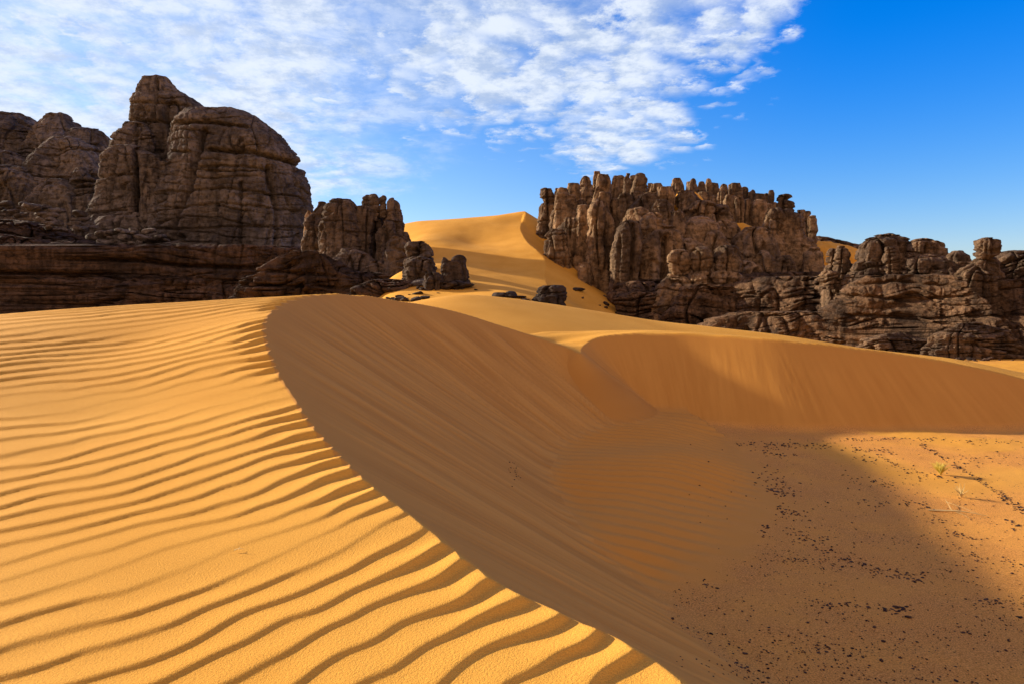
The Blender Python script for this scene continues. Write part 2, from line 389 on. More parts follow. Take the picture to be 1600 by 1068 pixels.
M_rockR = rock_material('tan_sandstone', (0.036,0.024,0.016,1), (0.115,0.079,0.053,1), (0.400,0.260,0.145,1), P(82), 0.4)
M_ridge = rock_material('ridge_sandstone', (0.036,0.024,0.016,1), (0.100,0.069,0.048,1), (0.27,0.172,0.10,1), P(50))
M_black = rock_material('black_sandstone', (0.022,0.017,0.015,1), (0.055,0.042,0.034,1), (0.10,0.072,0.055,1), P(64))
def plain(name, c1, c2, sc):
    m, t, b = new_mat(name); pos = t.n('ShaderNodeNewGeometry').outputs['Position']
    t.put(b.inputs['Base Color'], t.mix(t.mr(t.noise(pos, sc, 4, 0.6), 0.35, 0.65), c1, c2)); return m
M_stone = plain('dark_stone', (0.020,0.014,0.012,1), (0.10,0.060,0.040,1), 4)
M_pale = plain('pale_stone', (0.45,0.30,0.17,1), (0.62,0.46,0.30,1), 30)
M_grass = plain('dry_grass', (0.62,0.47,0.07,1), (0.72,0.62,0.16,1), 12)
M_straw = plain('straw', (0.55,0.40,0.16,1), (0.72,0.56,0.26,1), 12)

# ---------------------------------------------------------------- object helpers
def link(o, parent=None):
    scene.collection.objects.link(o)
    if parent is not None: o.parent = parent
    return o
def tag(o, label=None, cat=None, group=None, kind=None):
    for k, v in (('label', label), ('category', cat), ('group', group), ('kind', kind)):
        if v: o[k] = v
    return o
def mesh_np(name, V, Q, mat, smooth=True, attrs=None):
    me = bpy.data.meshes.new(name); nv = len(V); nf = len(Q); k = Q.shape[1]
    me.vertices.add(nv); me.vertices.foreach_set('co', np.ascontiguousarray(V, np.float32).ravel())
    me.loops.add(nf*k); me.loops.foreach_set('vertex_index', np.ascontiguousarray(Q, np.int32).ravel())
    me.polygons.add(nf); me.polygons.foreach_set('loop_start', np.arange(0, nf*k, k, dtype=np.int32))
    me.polygons.foreach_set('loop_total', np.full(nf, k, np.int32))
    me.polygons.foreach_set('use_smooth', np.full(nf, smooth))
    if attrs:
        for an, av in attrs.items():
            at = me.attributes.new(an, 'FLOAT', 'POINT'); at.data.foreach_set('value', np.ascontiguousarray(av, np.float32).ravel())
    me.update(calc_edges=True); me.materials.append(mat)
    return me
def empty(name, loc):
    o = bpy.data.objects.new(name, None); o.location = loc; o.empty_display_size = 0.3; return link(o)
def grid_quads(nr, nc, wrap=False):
    i = np.arange(nr-1)[:, None]; j = np.arange(nc if wrap else nc-1)[None]
    a = i*nc+j; b = i*nc+(j+1) % nc
    return np.stack([a, b, b+nc, a+nc], -1).reshape(-1, 4)

# ---------------------------------------------------------------- sand ground
def build_ground():
    a1 = np.radians(np.linspace(-43, 43, 1250)); a0 = np.radians(np.linspace(-180, -43, 70, endpoint=False)); a2 = np.radians(np.linspace(43, 180, 70)[1:])
    ang = np.concatenate([a0, a1, a2])
    rad = np.concatenate([np.geomspace(0.25, 2.2, 30, endpoint=False), np.geomspace(2.2, 30, 640, endpoint=False),
                          np.geomspace(30, 165, 260, endpoint=False), np.geomspace(165, 4500, 50)])
    R, A = np.meshgrid(rad, ang, indexing='ij'); X = R*np.sin(A); Y = R*np.cos(A)
    z, g, st, le = terrain(X.ravel(), Y.ravel(), True)
    V = np.stack([X.ravel(), Y.ravel(), z], 1)
    Q = grid_quads(len(rad), len(ang))[:, ::-1]
    c = len(V); zc = float(terrain(np.array([0.0]), np.array([0.0]))[0])
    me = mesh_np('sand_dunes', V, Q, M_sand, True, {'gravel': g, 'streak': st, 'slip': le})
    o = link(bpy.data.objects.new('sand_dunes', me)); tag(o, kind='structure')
build_ground()

# ---------------------------------------------------------------- rocks
def prof_mesh(name, rows, d, mat, depth=0.8, seed=0, strata=1.0, crack=1.0, lump=1.0, e=2.6, base=None, cap=0.22, res=1.25, u=None, cuts=(), skew=0.0):
    """A rock from its outline: rows of (row, left, right) at distance d, given real thickness, layers and cracks."""
    rows = sorted(rows); u = u or d/F
    zt = np.array([ZC+(HOR-r[0])*u for r in rows]); cx = np.array([((r[1]+r[2])/2-800)*u for r in rows]); rx = np.array([(r[2]-r[1])/2*u for r in rows])
    if base is not None and base < zt[-1]-0.05:
        zt = np.append(zt, base); cx = np.append(cx, cx[-1]); rx = np.append(rx, rx[-1]*1.04)
    rmax = rx.max(); cy = d+rmax*depth*0.55
    H = zt[0]-zt[-1]; nr = max(10, int(H/u/res)); zs = np.linspace(zt[0], zt[-1], nr)
    def ip(v):
        k = np.interp(-zs, -zt, v); w = max(1, int(nr*0.04)); 
        if w > 1:
            kk = np.pad(k, w, 'edge'); k = np.convolve(kk, np.ones(2*w+1)/(2*w+1), 'valid')
        return k
    rxs, cxs = ip(rx), ip(cx)
    ncap = max(5, int(rxs[0]/u/res/1.2)); tt = np.linspace(0.02, 1, ncap, endpoint=False)*math.pi/2
    hc = rxs[0]*cap
    Z = np.concatenate([zs[0]+hc*np.cos(tt)-hc*0.5, zs-hc*0.5*np.exp(-(zs[0]-zs)/max(hc, 1e-3))]); RX = np.concatenate([rxs[0]*np.sin(tt), rxs]); CX = np.concatenate([np.full(ncap, cxs[0]), cxs])
    nc = int(np.clip(2*math.pi*rmax/u/res*0.75, 24, 620))
    th = np.linspace(0, 2*math.pi, nc, endpoint=False)
    ct = np.sign(np.cos(th))*np.abs(np.cos(th))**(2/e); sn = np.sign(np.sin(th))*np.abs(np.sin(th))**(2/e)
    X = CX[:, None]+RX[:, None]*ct; Y = cy+RX[:, None]*depth*sn; Zg = np.repeat(Z[:, None], nc, 1)
    nx, ny = np.cos(th)[None]*np.ones_like(X), np.sin(th)[None]*np.ones_like(X)
    k = min(1.0, rmax/u/22.0); so = seed*3.17
    ux, uy, uz = X/u, Y/u, Zg/u
    lr = min(rmax/u, 75.0); lobe = lr*0.9
    dsp = lump*k*0.20*lr*fbm(ux/lobe+so, uy/lobe, uz/lobe*0.35, 2)
    dsp = dsp+lump*k*4.6*fbm(ux/24+so, uy/24, uz/48, 3)
    zz = uz+(26 if strata > 1.3 else 12)*fbm(ux/(140 if strata > 1.3 else 90), uy/90, uz/160, 2)
    where = sstep(-0.25, 0.35, fbm(ux/70+so, uy/70, uz/45+3, 2))
    lay = fbm(ux/150, uy/150, zz/22, 3, 0.5)
    rid = np.abs(perlin(ux/130+so, uy/130, zz/(20 if strata < 1 else 13)))
    rid2 = np.abs(perlin(ux/60+9, uy/60+so, zz/5.2))
    dsp = dsp+k*strata*(3.6*lay-10.5*sstep(0.10, 0.0, rid)*(0.25+0.75*where)-2.4*sstep(0.14, 0.0, rid2)*where)
    cr = np.abs(perlin(ux/24+so, uy/24+3, uz/150)); cr2 = np.abs(perlin(ux/11+5, uy/11+so, uz/60))
    dsp = dsp-k*crack*(11.5*sstep(0.12, 0.0, cr)+2.4*sstep(0.16, 0.0, cr2))
    dsp = dsp+k*1.2+k*1.5*fbm(ux/7, uy/7, uz/5, 3, 0.6)
    if cuts:
        qx = X/u+800; qy = HOR-(Zg-ZC)/u
        for pts, w, dep in cuts:
            dd = seg_dist(qx+1.5*perlin(qy/9, seed, 0), qy+1.5*perlin(qx/12, seed, 5), [np.array(p, float) for p in pts])
            dsp = dsp-np.where(ny < 0.2, 1.35*dep*np.exp(-(dd/w)**2), 0)
    fade = np.clip(RX/(0.55*RX.max()), 0.12, 1)[:, None]
    dsp = dsp*fade*u
    X = X+nx*dsp; Y = Y+ny*dsp
    Zg = Zg+k*u*(2.2*fbm(ux/18+so, uy/18, 4.0, 3))*(1-np.linspace(0, 1, len(Z)))[:, None]
    CX0, ZT, CYT = CX[0], Z[0]+0.01, cy
    if skew:                                 # the face runs obliquely, nearer towards the right
        pc = (CX[-1]/u); dy = skew*(X/u-pc); f = (d+dy)/d; X = X*f; Zg = (Zg-ZC)*f+ZC; Y = Y+dy
        dy = skew*(CX0/u-pc); f = (d+dy)/d; CX0 *= f; ZT = (ZT-ZC)*f+ZC; CYT += dy
    V = np.stack([X, Y, Zg], -1).reshape(-1, 3)
    top = np.array([[CX0, CYT, ZT]]); Q = grid_quads(len(Z), nc, True)
    V = np.vstack([V, top]); ti = len(V)-1
    j = np.arange(nc); T = np.stack([j, np.full(nc, ti), (j+1) % nc, (j+1) % nc], 1)
    me = mesh_np(name, V, Q[:, ::-1], mat)
    # close the top
    import bmesh
    bm = bmesh.new(); bm.from_mesh(me); bm.verts.ensure_lookup_table()
    for q in range(nc):
        f = bm.faces.new((bm.verts[q], bm.verts[(q+1) % nc], bm.verts[ti])); f.smooth = True
    bm.faces.ensure_lookup_table(); bm.to_mesh(me); bm.free()
    return me, (cxs[-1], cy, zt[-1])
def part(parent, name, rows, d, mat, **kw):
    me, _ = prof_mesh(name, rows, d, mat, **kw)
    if parent is not None:
        me.transform(__import__('mathutils').Matrix.Translation([-c for c in parent.location]))
    return link(bpy.data.objects.new(name, me), parent)
def lone(name, rows, d, mat, label, cat, group=None, **kw):
    me, (bx, by, bz) = prof_mesh(name, rows, d, mat, **kw)
    me.transform(__import__('mathutils').Matrix.Translation((-bx, -by, -bz)))
    o = link(bpy.data.objects.new(name, me)); o.location = (bx, by, bz); return tag(o, label, cat, group)

def dome(x, top, hw, bot, sp=1.25):       # rows of a rounded boss
    h = bot-top
    return [(top, x-hw*.45, x+hw*.45), (top+h*.10, x-hw*.78, x+hw*.78), (top+h*.28, x-hw, x+hw), (top+h*.6, x-hw*1.05, x+hw*1.05), (bot, x-hw*sp, x+hw*sp)]
def column(x, top, hw, bot, r, lean=0.0):  # rows of a knobbly column
    h = bot-top; out = [(top, x-hw*.5, x+hw*.5)]; y = top+hw*0.5; c = x
    while y < bot-4:
        m = r.uniform(.80, 1.12); c = x+lean*(y-top)+r.uniform(-.12, .12)*hw
        out.append((y, c-hw*m, c+hw*m)); y += hw*r.uniform(.7, 1.6)
    out.append((bot, c-hw*1.1, c+hw*1.1)); return out
def head(x, y0, y1, hw, d_neck=0.6):
    h = y1-y0
    return [(y0, x-hw*.55, x+hw*.5), (y0+h*.15, x-hw*.9, x+hw*.85), (y0+h*.45, x-hw, x+hw), (y0+h*.8, x-hw*.85, x+hw*.9), (y1, x-hw*d_neck, x+hw*d_neck)]

# left outcrop
left = empty('rock_outcrop', (-18, 42, 1.5))
tag(left, 'massive dark rock outcrop with a layered dome and leaning spire, left of the dunes', 'rock outcrop')
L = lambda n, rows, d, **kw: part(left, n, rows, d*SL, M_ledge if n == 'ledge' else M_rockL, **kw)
L('dome', [(158,274,350),(163,260,371),(180,249,394),(208,244,420),(232,242,438),(241,241,443),(252,239,442),(270,237,452),(300,232,460),(350,222,472),(385,212,482),(402,202,490)], 40.2, seed=1, depth=0.8, base=2.5, cap=.12, strata=.8, crack=.55, e=3.2, lump=.8,
  cuts=[([(266,190),(320,188),(372,196),(384,200)], 2.6, 13), ([(330,236),(380,240),(450,248)], 3, 14), ([(322,266),(355,262),(420,268)], 2, 6), ([(250,300),(300,304),(350,298),(430,306)], 1.8, 5), ([(316,205),(312,250),(306,300),(283,370)], 5, 22),
        ([(345,265),(352,330),(350,392)], 3, 10), ([(420,262),(438,330),(440,398)], 3, 9), ([(386,290),(392,395)], 2.5, 7), ([(262,236),(300,240)], 2, 6), ([(255,325),(300,330),(345,322),(460,330)], 1.8, 5), ([(240,358),(290,362),(470,356)], 2, 6), ([(210,382),(280,378),(300,372)], 3, 12)])
L('spire', [(112,213,240),(119,208,254),(136,204,268),(150,202,286),(160,201,302),(185,199,310),(230,192,314),(300,186,312),(400,170,320)], 44.2, seed=2, depth=.6, base=2.5, cap=.15, lump=.5, strata=.7, cuts=[([(200,190),(300,196)], 2, 7), ([(240,125),(246,190)], 3, 7), ([(205,160),(290,166)], 2, 5), ([(216,195),(222,300),(228,390)], 5, 20), ([(195,235),(260,240)], 2, 6)])
L('shoulder', [(186,182,214),(206,168,232),(222,166,238),(300,150,250),(400,140,260)], 42.8, seed=3, depth=.8, base=2.5, lump=.6)
L('buttress', [(222,152,195),(232,143,225),(262,141,240),(300,136,246),(350,112,255),(372,104,262),(400,95,280)], 41.0, seed=4, depth=.7, base=2.5, lump=.8, strata=.6, crack=.7, cuts=[([(205,225),(212,300),(216,380)], 5, 22), ([(142,275),(205,270)], 2, 6), ([(120,335),(200,328)], 2, 6), ([(170,235),(165,340)], 4, 12)])
L('buttress', [(250,225,255),(300,215,262),(350,205,275),(400,195,290)], 41.6, seed=5, depth=.9, base=2.5)
L('boss', [(316,300,312),(335,288,330),(360,278,352),(382,268,372),(400,262,384)], 40.2, seed=6, depth=.7, base=2.5, strata=.6)
L('boss', dome(130,345,30,398), 40, seed=7, base=2.5)
L('boss', dome(185,330,45,400), 40.4, seed=8, base=2.5, strata=.8)
L('ledge', [(384,-260,470),(388,-270,492),(404,-275,506),(425,-280,520),(440,-280,532),(470,-290,538),(500,-300,545)], 35.5, seed=9, depth=.30, base=-.2, cap=.01, strata=1.6, crack=.5, e=5, lump=.5, cuts=[([(130,408),(240,410),(310,418),(520,424)], 2.6, 16), ([(-50,427),(70,430),(200,432)], 3, 16), ([(90,450),(200,453),(330,456)], 3.5, 18), ([(-40,452),(60,448)], 3, 14), ([(60,408),(74,440)], 4, 14), ([(320,440),(520,446)], 2.5, 12)])
L('ledge', [(398,330,470),(404,300,505),(420,290,528),(460,280,548)], 35, seed=10, depth=.35, base=-.2, cap=.03, strata=1.5, crack=.5, e=3.5, lump=.5)
L('ledge', [(430,-260,300),(436,-280,380),(470,-280,470),(500,-280,480)], 34.2, seed=12, depth=.2, base=-.2, cap=.01, strata=2.0, crack=.6, e=5, lump=.5)
L('ledge', [(340,-160,20),(350,-170,60),(368,-180,110),(388,-190,190),(400,-200,230)], 38.2, seed=11, depth=.5, base=1.5, cap=.05, strata=1.6, e=3, lump=1.2)

L('ledge', [(376,70,120),(382,50,160),(392,30,185)], 35.2, seed=13, depth=.4, strata=1.2, base=8, cap=.1)
L('ledge', [(381,225,290),(386,205,320),(396,190,335)], 35.2, seed=14, depth=.4, strata=1.2, base=8, cap=.1)
L('ledge', [(387,345,400),(391,330,440),(400,320,455)], 35.2, seed=15, depth=.4, strata=1.2, base=8, cap=.1)
L('ledge', [(366,-60,10),(372,-80,50),(392,-90,75)], 35.4, seed=16, depth=.4, strata=1.2, base=8, cap=.1)

# rounded domes at the left edge
ld = empty('rock_outcrop', (-34, 50, 3))
tag(ld, 'lighter brown rounded rock domes at the far left edge, behind the leaning spire', 'rock outcrop')
D_ = lambda rows, d, s, **kw: part(ld, 'boss', rows, d*SL, M_rockL, seed=s, base=2.0, crack=.5, **kw)
D_([(168,-40,10),(175,-70,25),(186,-80,34),(205,-95,50),(340,-120,70)], 55, 21, cap=.08)
D_([(170,54,80),(178,44,95),(190,40,104),(230,20,140),(340,10,150)], 54, 22, cap=.1, lump=.8)
D_([(194,98,132),(203,86,147),(214,76,152),(224,70,151),(236,55,156),(340,20,170)], 52, 23, cap=.2, lump=.4)
D_([(206,52,92),(218,40,120),(250,20,140),(300,-5,160),(350,-30,175)], 49.5, 24, depth=.7, lump=1.2)
D_([(256,-40,20),(262,-60,34),(290,-80,46),(345,-100,60)], 48, 25, lump=1.1)
D_([(278,66,92),(286,52,104),(310,40,112),(350,30,116)], 47, 26, strata=.4)
D_([(262,112,140),(272,105,150),(300,102,156),(350,98,162)], 47.5, 27, strata=1.3)
D_([(232,-60,0),(242,-80,24),(330,-90,60)], 51, 28)

# dark rubble under the domes
r = random.Random(5)
def boulder_mesh(seed, flat=0.7, n=2):
    import bmesh
    bm = bmesh.new(); bmesh.ops.create_icosphere(bm, subdivisions=n, radius=1)
    me = bpy.data.meshes.new('boulder'); bm.to_mesh(me); bm.free()
    co = np.zeros(len(me.vertices)*3, np.float32); me.vertices.foreach_get('co', co); co = co.reshape(-1, 3)
    rs = np.random.RandomState(seed)
    for _ in range(9):                       # chip flat facets off the ball
        nrm = rs.normal(size=3); nrm /= np.linalg.norm(nrm); c = rs.uniform(.55, .85)
        dd = co@nrm; m = dd > c; co[m] -= np.outer(dd[m]-c, nrm)
    co *= np.array([rs.uniform(.9, 1.3), rs.uniform(.7, 1.0), flat])
    co += 0.07*np.stack([perlin(co[:, 0]*2+seed, co[:, 1]*2, co[:, 2]*2+k*7) for k in range(3)], 1)
    me.vertices.foreach_set('co', co.ravel()); me.polygons.foreach_set('use_smooth', np.full(len(me.polygons), n > 2))
    return me
BM = [boulder_mesh(s, .62+.05*(s % 3), 3) for s in range(8)]
for b in BM: b.materials.append(M_rockL)
def put_boulder(name, me, px, py, d, hwpx, label, cat, group=None, mat=None, sq=1.0):
    s = hwpx*d/F; o = link(bpy.data.objects.new(name, me)); x, y, z = W(px, py, d)
    if 45 < d < 100: z = float(terrain(np.array([x]), np.array([y]))[0])+s*sq*.35
    o.location = (x, y, z); o.scale = (s, s*r.uniform(.8, 1.1), s*sq*r.uniform(.8, 1.1)); o.rotation_euler = (r.uniform(-.25, .25), r.uniform(-.25, .25), r.uniform(0, 6.28))
    return tag(o, label, cat, group)
for i in range(64):
    t = r.random(); px = -10+t*265+r.uniform(-12, 12); py = 322+t*60+r.uniform(-16, 12) if t < .6 else 366+r.uniform(-6, 16)
    put_boulder('boulder', r.choice(BM), px, py, (38.2-r.uniform(0, .8))*SL, r.uniform(5, 14), 'dark angular boulder in the rubble slope at the foot of the leftmost domes', 'boulder', 'boulders of the rubble slope on the left', sq=.7)

# pillars between the left outcrop and the far dune
cp = empty('rock_outcrop', (-11, 48, 2))
tag(cp, 'cluster of grey-brown rounded rock pillars with small knobs on top, right of the big dome', 'rock outcrop')
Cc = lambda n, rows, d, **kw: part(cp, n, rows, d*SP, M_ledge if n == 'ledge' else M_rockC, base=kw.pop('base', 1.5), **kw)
Cc('pillar', [(314,492,503),(322,489,508),(332,482,511),(345,474,516),(400,464,522),(430,460,530)], 48.5, seed=31)
Cc('pillar', [(309,520,540),(315,508,548),(330,501,553),(360,497,557),(400,495,560),(440,492,565)], 46.5, seed=32, strata=.5, crack=.6, lump=.5)
Cc('pillar', [(321,556,574),(334,553,580),(400,551,582),(440,550,585)], 47, seed=33, strata=.4)
Cc('pillar', [(325,570,600),(345,568,604),(400,565,608),(440,560,612)], 48, seed=34, strata=.6)
Cc('knob', head(574,305,330,8,.8), 47.6, seed=35, base=None, cap=.5)
Cc('knob', [(304,578,588),(310,574,592),(325,573,593),(345,574,592)], 47.4, seed=36, base=None, cap=.5)
Cc('knob', [(306,594,602),(312,592,604),(340,592,604)], 47.6, seed=37, base=None, cap=.6)
Cc('knob', [(309,608,616),(318,606,622),(330,605,625),(345,604,626)], 47, seed=38, base=None, cap=.5)
Cc('pillar', [(322,606,622),(335,602,626),(370,600,628),(440,598,632)], 47.4, seed=39, strata=.5)
Cc('pillar', [(345,596,610),(365,590,616),(400,588,620),(440,585,622)], 46, seed=40, strata=.5)
Cc('pillar', [(368,612,628),(380,604,636),(400,600,638),(435,598,637),(458,600,632)], 44.2, seed=41, strata=.7, base=2.4)
Cc('pillar', [(362,625,634),(375,622,640),(400,622,644),(440,620,646)], 47.5, seed=42, base=1.8)
Cc('boss', [(388,530,552),(396,520,568),(410,512,580),(440,505,590)], 44.8, seed=43, strata=.8)
Cc('boss', [(408,575,595),(418,566,606),(440,560,612)], 44.2, seed=44)
Cc('ledge', [(425,490,590),(432,478,622),(446,470,640),(462,465,652),(480,460,655)], 42.5, seed=45, depth=.5, cap=.04, strata=1.8, e=4, base=1.2, lump=.6)
Cc('ledge', [(392,455,494),(402,430,508),(420,400,526),(440,370,544),(480,340,562)], 41, seed=49, depth=.12, cap=.05, strata=1.8, e=3, base=1.2, lump=.8, cuts=[([(420,424),(530,432)], 2.5, 10), ([(400,446),(545,450)], 2.5, 12)])
Cc('ledge', [(437,575,640),(444,560,656),(454,545,668),(466,535,674),(485,530,680)], 36.5, seed=48, depth=.35, cap=.04, strata=2, e=3.5, base=1.2, lump=.8)
Cc('ledge', [(395,486,505),(410,478,530),(432,470,560),(465,460,590),(485,455,600)], 42.0, seed=46, depth=.5, strata=1.4, e=3, base=1.2)
lone('red_rock', [(329,479,483),(335,477,487),(350,474,490)], 62*SP, M_rockR, 'small reddish rock top peeping out between the big dome and the pillars', 'rock', seed=47, base=4)

# stacks and boulders on the sand in the valley
lone('rock_stack', [(377,640,660),(384,636,670),(391,634,672),(397,638,668),(402,636,676),(412,632,678),(420,630,680)], 50*SV, M_rockC, 'squat layered brown rock stack standing behind the rightmost pillar', 'rock', seed=51, base=3.6, strata=1.4, cap=.15)
lone('boulder', dome(655,402,20,424), 47*SV, M_rockC, 'rounded brown boulder in front of the squat layered stack', 'boulder', seed=52, base=2.8, strata=.5)
hr = empty('horned_rock', WV(711,448,45.5))
tag(hr, 'black upright rock with two blunt horns standing alone on the sand of the valley', 'rock')
part(hr, 'rock_body', [(408,696,724),(414,690,728),(430,688,732),(443,687,736)], 45.5*SV, M_black, seed=53, base=2.3, strata=.3, crack=.3, lump=.25, cap=.05, depth=.6, e=4)
part(hr, 'horn', [(402,691,696),(408,689,702),(425,688,706)], 45.6*SV, M_black, seed=54, cap=.3, strata=0, crack=.2)
part(hr, 'horn', [(399,711,722),(404,707,725),(425,703,728)], 45.6*SV, M_black, seed=55, cap=.3, strata=0, crack=.2)
part(hr, 'ledge', [(440,684,732),(444,676,742),(450,690,730),(456,695,728)], 44.8*SV, M_black, seed=56, base=2.0, cap=.05, strata=1.5, depth=.6)
lone('boulder', [(426,668,684),(432,662,690),(442,659,692),(450,662,692)], 45*SV, M_black, 'round black boulder leaning against the left foot of the horned rock', 'boulder', seed=57, base=2.4, strata=.2)
for i, (x, y, h, s) in enumerate([(655,414,20,.5),(672,404,18,.7),(642,424,12,.5),(652,432,14,.3),(668,420,16,.5)]):
    put_boulder('boulder', BM[i], x, y+6, (46.5+.4*i)*SV, h, 'low pale tan sunlit boulder half buried between the pillars and the horned rock', 'boulder', 'pale boulders beside the horned rock', sq=s).data = BM[i]
two = [(779,455,14,.55,'flat black boulder on the sand, left one of the touching pair above the orange dune'),
       (799,453,13,.75,'blocky black boulder on the sand, right one of the touching pair above the orange dune'),
       (792,463,16,.35,'flat dark slab lying just below the touching pair of black boulders'),
       (806,470,16,.18,'thin dark slab at the skyline of the orange dune below the black pair'),
       (744,444,5,.4,'tiny dark stone on the sand just right of the horned rock'),
       (690,462,9,.3,'small flat dark stone on the sand below the horned rock'),
       (650,461,12,.6,'dark round boulder at the end of the layered ledge below the pillars'),
       (632,464,10,.5,'small dark boulder beside the ledge end, left of the round one'),
       (653,441,10,.4,'flat dark rock on the sand left of the black boulders'),
       (930,488,9,.5,'small dark rock at the skyline of the orange dune under the mesa corner')]
for i, (x, y, h, s, lb) in enumerate(two):
    me = BM[i % 8].copy(); me.materials.clear(); me.materials.append(M_black)
    d = (41.5 if y > 450 else 44)*SV
    put_boulder('boulder', me, x, y, d, h, lb, 'boulder', sq=s)
rb = random.Random(9)
for i in range(46):
    z_ = rb.random()
    if z_ < .45: px, py, d = rb.uniform(560, 668), rb.uniform(448, 470), rb.uniform(41, 44)
    elif z_ < .6: px, py, d = rb.uniform(640, 690), rb.uniform(430, 445), rb.uniform(44, 46)
    elif z_ < .8: px, py, d = rb.uniform(895, 985), rb.uniform(470, 500), rb.uniform(50, 52)
    else: px, py, d = rb.uniform(740, 830), rb.uniform(455, 476), rb.uniform(40, 42)
    me = BM[i % 8].copy(); me.materials.clear(); me.materials.append(M_black)
    put_boulder('boulder', me, px, py, d*SV, rb.choice([3, 4, 5, 7, 10]), 'small dark fallen boulder on the sand at the foot of the pillars or mesa', 'boulder', 'fallen boulders on the valley sand', sq=rb.uniform(.4, .8))
for i in range(16):
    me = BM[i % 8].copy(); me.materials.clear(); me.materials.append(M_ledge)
    put_boulder('boulder', me, rb.uniform(1470, 1640), 556, rb.uniform(45.5, 47.5), rb.choice([3, 4, 6, 9]), 'small brown fallen block on the sand along the foot of the right ridge', 'boulder', 'fallen blocks along the right ridge', sq=rb.uniform(.4, .8))
st = empty('rock_stack', WV(858,482,41))
tag(st, 'dark layered rock stump standing on the sand at the left foot of the mesa', 'rock')
part(st, 'rock_layer', [(446,852,876),(449,844,880),(456,842,880),(464,840,880)], 41.2*SV, M_black, seed=61, cap=.1, strata=1, depth=.8, base=1.5)
part(st, 'rock_layer', [(462,846,878),(466,838,882),(478,834,884),(486,830,886)], 40.8*SV, M_black, seed=62, cap=.05, strata=1.3, base=1.5)
part(st, 'rock_layer', [(472,826,850),(476,815,860),(484,812,868)], 40.6*SV, M_black, seed=63, cap=.05, strata=1, base=1.5)

# the mesa
ms = empty('rock_mesa', (14, 60, 0))
tag(ms, 'broad brown mesa of fused rock columns, knobs and layered foot, right of the far dune', 'rock mesa')
rr = random.Random(11); sd = [100]
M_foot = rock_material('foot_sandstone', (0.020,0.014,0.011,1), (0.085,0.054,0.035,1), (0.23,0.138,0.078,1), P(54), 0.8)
def Rm(n, rows, d, **kw):
    sd[0] += 1; kw.setdefault('base', 0.0)
    if n != 'ledge': kw['strata'] = kw.get('strata', 1.0)*0.55; kw['lump'] = kw.get('lump', 1.0)*1.25
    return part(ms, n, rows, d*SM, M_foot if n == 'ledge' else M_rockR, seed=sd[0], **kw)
Rm('pillar', [(293,847,858),(300,844,866),(320,843,869),(345,841,872),(420,838,876)], 68, lump=.5)
Rm('pillar', [(294,869,873),(300,866,875),(360,864,878)], 67.5, lump=.4)
Rm('pillar', [(328,865,874),(340,861,882),(400,858,890)], 65)
def outline(pts, x): return float(np.interp(x, [p[0] for p in pts], [p[1] for p in pts]))
up = [(875,288),(888,279),(905,275),(920,271),(935,268),(950,273),(965,269),(985,268),(1003,267),(1012,278),(1030,284),(1045,288)]
Rm('wall', [(296,880,1030),(310,872,1050),(400,866,1060),(440,860,1070)], 68, depth=.12, e=4, crack=1.5, lump=.3)
x = 878
while x < 1048:
    hw = rr.choice([6, 7, 9, 12, 15]); Rm('column', column(x, outline(up, x)+rr.uniform(-2, 9), hw, 440, rr, rr.uniform(-.06, .02)), rr.uniform(61, 66.5), crack=.8, lump=.9, cap=rr.choice([.1, .4, .8]), e=rr.choice([2.2, 3, 4])); x += hw*rr.uniform(1.15, 1.75)
# second and third rank
for x, t, hw, b, d in [(890,305,10,440,61),(908,312,12,430,60.5),(925,322,13,440,60),(944,300,12,450,60),(960,310,12,450,60.5),(978,302,14,440,60),(998,300,14,430,61),(1020,300,14,430,61.5),(1042,296,10,400,63),
                       (900,345,15,440,58.5),(884,352,12,400,59.5)]:
    Rm('column', column(x, t, hw, b, rr, rr.uniform(-.08, .0)), d, crack=1.0, strata=.7)
Rm('column', [(312,930,946),(322,926,953),(360,922,955),(400,918,956),(440,918,954),(480,920,955),(492,918,958)], 56.5, crack=1.1, strata=.5)
Rm('column', [(320,906,920),(335,902,926),(370,899,926),(420,897,925),(470,905,926)], 57.5, crack=1.1, strata=.5)
Rm('column', [(410,905,915),(416,904,924),(445,903,926),(458,905,926)], 55.5, crack=.6, strata=.3)
Rm('boss', [(358,858,880),(368,850,890),(380,852,892),(400,850,893),(418,862,895)], 57, strata=1.1, crack=.8)
Rm('boss', [(340,880,900),(360,872,908),(400,868,912),(430,880,912)], 58, strata=.7)
Rm('column', [(345,978,1000),(352,968,1008),(375,962,1012),(410,960,1010),(440,958,1008),(460,956,1012)], 53.5, crack=.6, cuts=[([(990,352),(988,400),(984,455)], 2.5, 9), ([(1010,350),(1006,440)], 5, 20)], strata=.4, e=3, lump=.5)
Rm('boss', [(352,1024,1058),(362,1012,1066),(385,1003,1072),(410,998,1080),(440,994,1086)], 54.4, crack=.4, cuts=[([(1040,375),(1034,435)], 7, 24), ([(1000,352),(1075,358)], 2.5, 10)], strata=.6, lump=.9)
Rm('boss', [(325,985,1010),(335,978,1014),(352,972,1018),(370,970,1020)], 57.5, strata=1)
Rm('boss', [(302,1005,1022),(312,992,1030),(330,982,1034),(360,976,1036)], 59, crack=.8)
Rm('column', [(310,1028,1040),(320,1020,1056),(335,1016,1060),(352,1014,1062),(380,1010,1066)], 57.5, strata=1.3)
Rm('column', [(330,1052,1066),(340,1046,1070),(360,1044,1072)], 56.8, strata=1)
Rm('knob', head(1035,292,318,9), 59, base=3); Rm('knob', head(1049,293,318,7), 59, base=3)
Rm('boss', [(297,1068,1086),(304,1058,1092),(320,1056,1096),(345,1050,1100)], 62, crack=.9)
Rm('boss', [(313,1090,1108),(320,1080,1116),(332,1076,1120),(350,1072,1124)], 60, strata=1.4)
